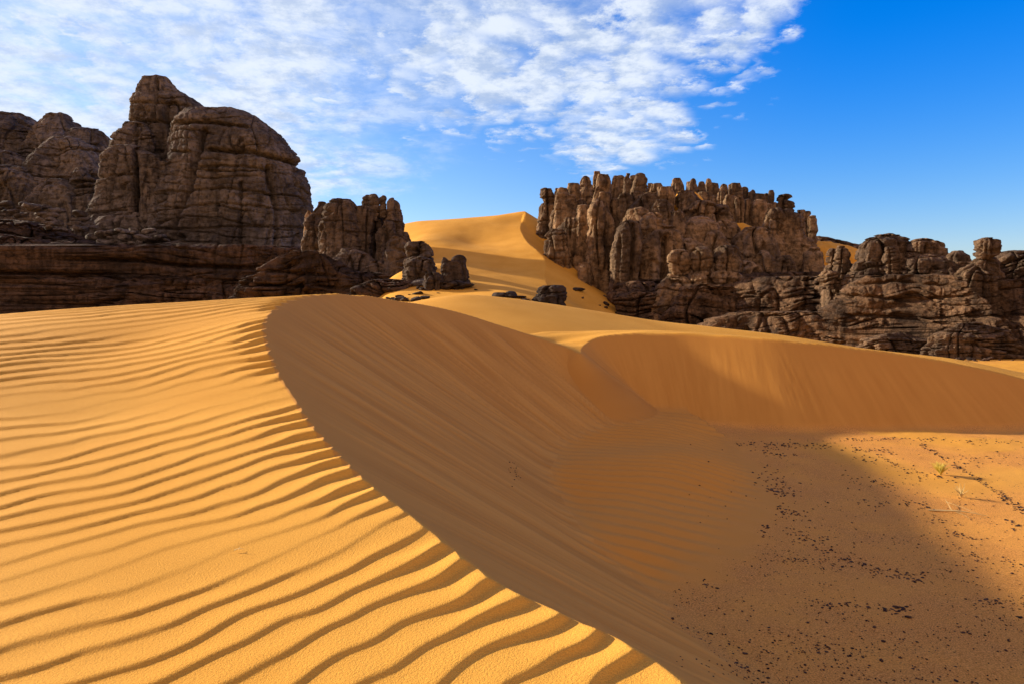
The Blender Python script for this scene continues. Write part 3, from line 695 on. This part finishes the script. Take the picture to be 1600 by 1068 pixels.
Rm('boss', [(320,1118,1132),(328,1104,1140),(342,1100,1144)], 60.5, strata=1.2)
Rm('boss', [(338,1088,1108),(344,1076,1118),(354,1068,1126),(366,1064,1130),(385,1066,1134)], 57, strata=.8, crack=.3, lump=.4)
Rm('boss', [(344,1125,1142),(352,1116,1154),(364,1112,1160),(390,1110,1165)], 57.8, strata=.9)
Rm('boss', [(360,1110,1128),(372,1106,1138),(395,1100,1145)], 55.8, strata=.6)
Rm('boss', [(372,1062,1090),(382,1055,1110),(400,1050,1120)], 55.6, strata=.8)
Rm('head', head(1064,390,430,19,.6), 50.2, base=None, crack=.6); Rm('head', head(1099,387,430,17,.7), 49.8, base=None, crack=1.2)
Rm('head', head(1140,384,425,20,.75), 49.4, base=None, crack=1.0)
Rm('knob', head(1139,422,448,27,.7), 49.2, base=None, strata=.8); Rm('knob', head(1097,426,452,19,.8), 49.6, base=None)
Rm('knob', [(428,1050,1070),(438,1040,1080),(450,1030,1082),(475,1020,1080)], 50, strata=1)
Rm('ledge', [(444,1080,1165),(450,1064,1175),(470,1050,1180),(500,1030,1190),(520,1020,1200)], 49, strata=1.8, cap=.03, depth=.4, e=3, lump=.8, base=-.3)
Rm('ledge', [(456,975,1050),(464,962,1066),(490,958,1080),(520,958,1100)], 50.5, strata=1.8, cap=.04, depth=.4, e=3, lump=.8, base=-.3)
Rm('boss', [(333,1015,1030),(342,1004,1040),(356,1000,1044)], 55.5)
Rm('boss', [(355,1170,1195),(364,1160,1210),(380,1156,1216),(400,1154,1220)], 55.5)
Rm('boss', [(408,1160,1176),(416,1154,1188),(436,1152,1192)], 53.5)
Rm('ledge', [(436,985,1060),(442,962,1100),(456,958,1130),(475,957,1150),(500,960,1175),(520,960,1195)], 52.2, strata=1.6, crack=.8, cap=.03, depth=.6, e=3.2, lump=.6, base=-.3)
Rm('ledge', [(440,1085,1145),(448,1078,1158),(470,1066,1168),(500,1050,1185),(530,1030,1230)], 50.8, strata=1.8, crack=.6, cap=.03, depth=.6, e=3, lump=.6, base=-.3)
Rm('ledge', [(462,915,948),(470,912,956),(480,915,960),(492,918,965)], 54.5, strata=1.6, cap=.06, base=0)
# recessed darker wall to the right of the heads
Rm('boss', [(366,1150,1185),(376,1140,1200),(400,1135,1210),(450,1130,1215),(500,1130,1225)], 58, crack=.5, strata=.5)
Rm('boss', [(368,1205,1240),(380,1195,1255),(410,1190,1262),(450,1185,1268),(500,1180,1275)], 57, crack=.6, strata=.6)
Rm('boss', [(372,1250,1272),(384,1240,1282),(420,1236,1288),(450,1232,1290),(500,1230,1295)], 56, crack=.6, strata=.6)
Rm('knob', [(328,1212,1236),(334,1204,1250),(350,1200,1256),(365,1204,1256),(380,1200,1258)], 56.5, strata=1.0, crack=.6, base=2)
Rm('knob', [(326,1206,1222),(330,1202,1228)], 56.2, base=4, cap=.5); Rm('knob', [(328,1226,1240),(333,1224,1246)], 56.2, base=4, cap=.5)
Rm('boss', [(392,1190,1205),(402,1184,1214),(430,1182,1216)], 54.5, strata=.5); Rm('boss', [(386,1268,1278),(394,1262,1286),(425,1258,1290)], 54.5, strata=.6)
Rm('boss', [(400,1222,1238),(412,1214,1246),(440,1210,1250)], 54.2, strata=.6)
Rm('ledge', [(425,1150,1280),(432,1140,1310),(450,1135,1330),(480,1130,1350),(520,1130,1370)], 53.2, strata=1.9, crack=.5, cap=.01, depth=.35, e=4, lump=.5, base=-.3)
Rm('ledge', [(432,1190,1540),(440,1165,1620),(456,1140,1720),(480,1118,1800),(505,1085,1860),(530,1040,1890),(575,1000,1900)], 59/SM, strata=2.2, crack=1.0, cap=.01, depth=.14, e=7, lump=1.5, base=-1.5, skew=-.045)
Rm('ledge', [(488,1160,1560),(496,1120,1640),(515,1080,1700),(575,1000,1760)], 55/SM, strata=2.0, crack=.9, cap=.01, depth=.12, e=6, lump=1.6, base=-1.5, skew=-.03)
# upper right wall of columns
ur = [(1048,288),(1062,278),(1075,274),(1088,281),(1097,279),(1110,282),(1118,280),(1130,284),(1140,283),(1150,284),(1163,284),(1172,293),(1183,291),(1195,300),(1206,298),(1214,306),(1260,334),(1282,350)]
Rm('wall', [(302,1060,1190),(318,1056,1225),(400,1050,1290)], 74, depth=.12, e=4, crack=1.5, lump=.3, base=2)
x = 1052
while x < 1212:
    hw = rr.choice([4.5, 6, 8, 11]); Rm('column', column(x, outline(ur, x)+rr.uniform(-2, 9), hw, 400, rr), rr.uniform(68, 73), crack=.8, strata=.5, base=2, cap=rr.choice([.1, .5, .9]), e=rr.choice([2.2, 3, 4])); x += hw*rr.uniform(1.2, 1.8)
for x, t, hw, b, d in [(1128,300,8,380,67),(1143,304,9,385,66.5),(1158,308,9,390,66),(1173,310,9,390,66.5),(1188,312,10,390,66),(1203,318,9,390,67),(1135,330,12,380,65),(1115,306,8,360,67.5),(1100,300,8,350,68)]:
    Rm('column', column(x, t, hw, b, rr), d, crack=1, strata=.5, base=2)
Rm('boss', [(303,1222,1238),(308,1217,1243),(322,1216,1244),(330,1215,1240),(340,1212,1245),(400,1210,1250)], 70, strata=.7, base=2)
Rm('column', column(1253,328,9,400,rr), 68, base=2); Rm('column', column(1270,337,8,400,rr), 67, base=2); Rm('column', column(1262,330,8,400,rr), 67.5, base=2)
Rm('knob', head(1206,297,320,5), 69, base=4)

# sand caught between the rocks of the mesa
sp1 = part(None, 'sand_drift', [(297,1068,1084),(302,1060,1096),(315,1054,1104),(350,1045,1115)], 64.5*SM, M_sand, seed=201, strata=0, crack=0, lump=.3, cap=.1, base=2); tag(sp1, kind='structure')
sp2 = part(None, 'sand_drift', [(348,1150,1160),(353,1148,1178),(360,1142,1188),(375,1138,1192)], 59.5*SM, M_sand, seed=202, strata=0, crack=0, lump=.3, cap=.1, base=2); tag(sp2, kind='structure')
sp3 = part(None, 'sand_drift', [(376,1270,1310),(382,1262,1345),(400,1230,1375),(440,1220,1400)], 72*SM, M_sand, seed=203, strata=0, crack=0, lump=.3, cap=.1, base=0); tag(sp3, kind='structure')
lone('rock_ridge', [(368,1255,1282),(373,1250,1310),(381,1240,1345),(388,1240,1356)], 84*SM, M_rockR, 'low grey far rock ridge above the pale sand patch right of the mesa', 'rock ridge', seed=71, cap=.06, depth=.5, base=2)
lone('rock_ridge', [(381,1340,1355),(384,1333,1362),(392,1330,1365)], 86*SM, M_rockL, 'tiny dark far rock on the skyline just left of the ragged ridge', 'rock', seed=72, base=3)

# ragged ridge at the right
rg = empty('rock_ridge', (33, 54, 0))
tag(rg, 'long ragged layered brown rock ridge with blocky tops filling the right edge', 'rock ridge')
def Rr(n, rows, d, **kw):
    sd[0] += 1; kw.setdefault('base', -.3)
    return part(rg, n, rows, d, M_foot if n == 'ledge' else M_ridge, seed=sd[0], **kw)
Rr('knob', [(389,1301,1310),(397,1297,1318),(410,1296,1320),(430,1290,1325)], 63, base=2)
Rr('knob', [(384,1315,1322),(392,1312,1328),(410,1310,1332),(430,1305,1338)], 62, base=2)
Rr('block', [(366,1380,1415),(370,1362,1424),(380,1356,1428),(396,1352,1428),(406,1352,1426)], 59.5, base=3, crack=1.2, strata=.7)
Rr('block', [(386,1386,1404),(392,1384,1410),(410,1384,1410)], 58, base=2)
Rr('block', [(404,1352,1418),(410,1346,1424),(422,1344,1428),(436,1336,1434)], 59, base=4.5, strata=1.2)
Rr('block', [(374,1440,1462),(377,1430,1480),(386,1423,1483),(396,1422,1484)], 58, base=4.5, strata=.8, crack=1)
Rr('block', [(396,1434,1478),(402,1426,1492),(414,1420,1502),(438,1408,1520)], 57, base=4.5, strata=1.3)
Rr('ledge', [(408,1500,1575),(416,1486,1590),(430,1460,1610),(440,1450,1640)], 55, base=4, strata=1.8, crack=.9, cap=.03, depth=.4, lump=.8)
Rr('ledge', [(412,1334,1440),(420,1322,1500),(436,1312,1530),(446,1306,1540)], 60, base=4.2, strata=1.6, crack=.9, cap=.03, depth=.3, e=4, lump=1, skew=-.03)
Rr('block', [(392,1592,1640),(400,1586,1660),(416,1578,1680),(432,1570,1700),(440,1568,1710)], 54, strata=1.4, lump=.7, base=4.5)
Rr('ledge', [(430,1360,1490),(442,1338,1515),(468,1312,1540),(500,1275,1565),(540,1235,1600),(560,1220,1620)], 53.5, strata=2.2, crack=.3, cap=.03, depth=.08, e=4, lump=.8, cuts=[([(1240,470),(1340,462),(1420,470),(1520,462)], 2.5, 12), ([(1260,500),(1350,492),(1450,500),(1560,494)], 2.5, 12), ([(1330,446),(1400,440),(1500,448)], 2.5, 10), ([(1250,522),(1400,516),(1560,524)], 2.5, 10)], skew=-.03)
Rr('ledge', [(438,1560,1700),(450,1545,1740),(480,1530,1760),(530,1500,1780),(560,1480,1800)], 50.5, strata=2.2, crack=.8, cap=.03, depth=.12, e=3, lump=.8, skew=-.03)
Rr('boss', [(424,1290,1310),(432,1284,1318),(440,1282,1322)], 60, base=5); Rr('boss', [(427,1332,1352),(434,1322,1360),(440,1320,1362)], 59, base=5)
Rr('boss', [(524,1380,1440),(530,1365,1465),(545,1350,1480)], 50.5, strata=1.5, depth=.4); Rr('boss', [(508,1500,1560),(516,1485,1590),(530,1470,1610),(552,1460,1620)], 47.5, strata=1.6, depth=.4)
lone('boulder', dome(1503,392,14,420), 56, M_ridge, 'smooth round grey boulder on the ridge between the blocky top and the balanced rock', 'boulder', seed=75, base=2, strata=.2, crack=.2)
br = empty('balanced_rock', W(1547,430,53))
tag(br, 'balanced rock with a big rounded head on a narrow neck, on the right ridge', 'balanced rock')
part(br, 'head', [(371,1541,1558),(376,1533,1566),(388,1530,1568),(398,1530,1566),(405,1533,1552)], 53, M_ridge, seed=76, cap=.2, crack=1, strata=.6)
part(br, 'neck', [(403,1538,1562),(408,1532,1566),(415,1524,1566),(430,1510,1570)], 53, M_ridge, seed=77, cap=.05, strata=1.2, base=2)

# ---------------------------------------------------------------- stones, grit, grass on the gravel flat
rs = np.random.RandomState(3)
SMESH = []
for k in range(8):
    me = boulder_mesh(40+k, rs.uniform(.45, .8), 2); me.name = 'stone'; me.materials.append(M_stone); SMESH.append(me)
clusters = [  # photo-row runs of pebbles on the flat: x1,y1,x2,y2,spread x,spread y,count,size px
    (1160,692,1300,696,18,4,90,2.0),(1180,700,1240,712,20,5,30,2.2),(1300,688,1420,684,30,3,70,1.6),(1430,686,1600,690,30,3,60,1.6),
    (1185,735,1240,760,16,12,40,2.2),(1195,762,1240,775,14,8,34,3.0),(1215,790,1260,812,14,8,36,2.4),(1190,820,1200,832,8,5,10,3.2),
    (1235,830,1300,850,14,5,34,2.4),(1250,840,1340,880,16,5,46,2.6),(1215,870,1310,882,20,5,40,2.4),(1310,872,1380,890,14,5,28,2.8),
    (1360,890,1450,905,14,6,44,2.8),(1265,938,1330,946,20,4,22,2.8),(1350,948,1420,955,22,5,22,3.2),(1400,948,1416,952,6,3,8,5.0),
    (1100,908,1125,922,8,5,9,3.2),(1270,1010,1350,1020,18,6,20,3.0),(1060,1030,1180,1060,24,10,26,2.6),(1150,960,1300,990,50,24,24,2.4),
    (1320,700,1400,706,12,4,36,2.2),(1345,715,1400,724,10,4,28,2.2),(1400,726,1450,745,14,6,40,1.9),(1465,740,1492,752,10,4,18,2.6),
    (1330,745,1400,760,14,5,50,1.8),(1350,782,1380,788,16,4,16,2.4),(1415,786,1460,792,12,4,26,2.6),(1440,694,1560,768,3,2,90,2.2),(1560,768,1605,800,4,3,40,2.6),
    (1560,775,1600,800,6,4,36,2.6),(1460,810,1480,818,12,5,12,2.4),(1480,832,1530,842,14,4,24,2.6),(1500,870,1600,880,26,8,34,2.4),
    (1570,815,1592,826,8,5,10,3.2),(1440,805,1600,990,50,30,70,2.0),(1530,936,1565,942,12,4,12,3.2),(1590,962,1600,968,4,2,3,5.0),
    (1490,720,1600,712,30,10,50,1.8),(1420,1030,1460,1062,20,10,12,3.0),(1340,1060,1560,1066,40,4,20,2.8),(1180,700,1580,1060,90,60,70,1.7),
    (800,725,812,750,10,10,26,1.6),(1085,760,1380,1050,80,60,60,1.6)]
cand = []
for x1,y1,x2,y2,sx,sy,n,sz in clusters:
    for _ in range(n):
        t = rs.rand(); px = x1+(x2-x1)*t+rs.normal()*sx*.6; py = y1+(y2-y1)*t+rs.normal()*sy*.7
        if py < 682: continue
        cand.append((px, py, sz*rs.uniform(.5, 1.25)*(1.0 if rs.rand() > .12 else 1.5)))
cand.append((1420, 963, 8.5)); cand.append((1400, 948, 8.0)); cand.append((1205, 765, 6.0))
cand.sort(key=lambda c: -c[2])
def ground_at(px, py):        # march along the pixel's line to the sand
    out = []
    px = np.array(px, float); py = np.array(py, float); tx = (px-800)/F; tz = -(py-HOR)/F
    ds = np.linspace(3.0, 40, 260); D = np.full(px.shape, np.nan)
    for d in ds:
        m = np.isnan(D); 
        if not m.any(): break
        z = terrain(tx[m]*d, np.full(m.sum(), d)); hit = ZC+tz[m]*d <= z
        idx = np.where(m)[0][hit]; D[idx] = d
    lo = D-(ds[1]-ds[0]); hi = D.copy()
    for _ in range(7):
        mid = (lo+hi)/2; z = terrain(tx*mid, mid); h = ZC+tz*mid <= z
        hi = np.where(h, mid, hi); lo = np.where(h, lo, mid)
    return tx*hi, hi, terrain(tx*hi, hi)
gx, gy, gz = ground_at([c[0] for c in cand], [c[1] for c in cand])
ok = ~np.isnan(gy)
first = True; n = 0; small = []
for i, c in enumerate(cand):
    if not ok[i]: continue
    s_ = c[2]*gy[i]/F*0.78
    if n < 290:
        o = bpy.data.objects.new('stone', SMESH[i % 8]); link(o)
        o.location = (gx[i], gy[i], gz[i]-s_*.05); o.scale = (s_*1.1, s_, s_*.75); o.rotation_euler = (rs.normal()*.2, rs.normal()*.2, rs.rand()*6.28)
        if i == 0: tag(o, 'largest dark stone lying alone on the brown gravel flat at lower right', 'stone')
        else: tag(o, 'small dark angular stone on the gravel flat below the dunes', 'stone', 'dark stones scattered on the gravel flat')
        n += 1
    else: small.append((gx[i], gy[i], gz[i], s_))
# the finest grit, scattered in drifts
m = 9000; px = rs.uniform(1050, 1700, m); d = 4.0/((rs.uniform(685, 1090, m)-HOR)/F); X = (px-800)/F*d; Y = d
den = fbm(X*0.5, Y*0.9, 6.0, 4); z, g, _, _ = terrain(X, Y, True)
keep = (g > 0.25) & (den+rs.normal(size=m)*.25 > 0.05)
small += [(a, b, c, s) for a, b, c, s in zip(X[keep], Y[keep], z[keep], rs.gamma(2.0, .0030, keep.sum())+.002)]
co = np.zeros(len(SMESH[0].vertices)*3, np.float32)
import bmesh
bm = bmesh.new(); bmesh.ops.create_icosphere(bm, subdivisions=1, radius=1); base = np.array([v.co[:] for v in bm.verts]); fc = np.array([[v.index for v in f.verts] for f in bm.faces]); bm.free()
Vs, Fs = [], []
for k, (a, b, c, s_) in enumerate(small):
    q = base*np.array([rs.uniform(.7, 1.3), rs.uniform(.6, 1), rs.uniform(.4, .8)])*(1+rs.uniform(-.25, .25, (len(base), 1)))
    t = rs.rand()*6.28; q = np.stack([q[:, 0]*math.cos(t)-q[:, 1]*math.sin(t), q[:, 0]*math.sin(t)+q[:, 1]*math.cos(t), q[:, 2]], 1)
    Vs.append(q*s_+np.array([a, b, c+s_*.15])); Fs.append(fc+k*len(base))
me = mesh_np('scattered_grit', np.vstack(Vs), np.vstack(Fs), M_stone, False)
tag(link(bpy.data.objects.new('scattered_grit', me)), kind='stuff')

def blade_mesh(name, strands, mat):
    V, Fc = [], []
    for pts, w in strands:
        n = len(pts); pts = np.array(pts)
        for i, p in enumerate(pts):
            dirv = pts[min(i+1, n-1)]-pts[max(i-1, 0)]; dirv /= np.linalg.norm(dirv)+1e-9
            a = np.cross(dirv, [0.3, 0.2, 0.9]); a /= np.linalg.norm(a)+1e-9; b = np.cross(dirv, a)
            ww = w*(1-0.75*i/(n-1)); k = len(V)
            for q in range(3): t = q*2.094; V.append(p+(a*math.cos(t)+b*math.sin(t))*ww)
            if i: 
                for q in range(3): Fc.append((k-3+q, k-3+(q+1) % 3, k+(q+1) % 3, k+q))
    return mesh_np(name, np.array(V), np.array(Fc), mat)
def tuft(px, py, hpx, n, label, mat, seed):
    x, y, z = [float(v[0]) for v in ground_at([px], [py])]; R_ = np.random.RandomState(seed); H = hpx*y/F; st = []
    for _ in range(n):
        a = R_.rand()*6.28; l = H*R_.uniform(.5, 1.1); sp = R_.uniform(.1, .75); t = np.linspace(0, 1, 5)
        st.append((np.stack([math.cos(a)*l*sp*t**1.3+.01*R_.normal(size=5)*t, math.sin(a)*l*sp*t**1.3, l*t*(1-.25*sp*t)], 1), .010))
    o = link(bpy.data.objects.new('grass_tuft', blade_mesh('grass_tuft', st, mat))); o.location = (x, y, z-.01)
    tag(o, label, 'grass tuft')
tuft(1470, 741, 21, 150, 'bright yellow dry grass tuft on the sunlit sand at right', M_grass, 1)
tuft(1502, 776, 22, 20, 'thin sparse straw tuft on the sand below the yellow tuft', M_straw, 2)
x, y, z = [float(v[0]) for v in ground_at([1490], [800])]
u_ = y/F
main = [(-34*u_, .10, .01), (-12*u_, .02, .03), (10*u_, -.10, .05), (36*u_, -.30, .03)]
tw = [(catmull(main, 5), .022), (catmull([(-2*u_, 0, .03), (10*u_, .35, .06), (26*u_, .75, .05)], 4), .007), (catmull([(14*u_, .5, .06), (24*u_, .2, .04), (30*u_, -.15, .03)], 4), .006), (catmull([(0, 0, .03), (5*u_, -.25, .02), (3*u_, -.4, .01)], 4), .006)]
o = link(bpy.data.objects.new('dry_twig', blade_mesh('dry_twig', tw, M_straw))); o.location = (x, y, z); tag(o, 'pale forked dry twig lying on the gravel below the grass tufts', 'twig')
for px, py, lb in [(372, 862, 'tiny pale straw stub on the rippled sand near the lower left'), (1067, 842, None)][:1]:
    x, y, z = [float(v[0]) for v in ground_at([px], [py])]; u_ = y/F
    o = link(bpy.data.objects.new('straw_stub', blade_mesh('straw_stub', [(catmull([(-6*u_, 0, .012), (0, .01, .02), (7*u_, .02, .012)], 3), .0035), (catmull([(1*u_, 0, .015), (3*u_, .0, .04)], 3), .003)], M_straw))); o.location = (x, y, z); tag(o, lb, 'straw')
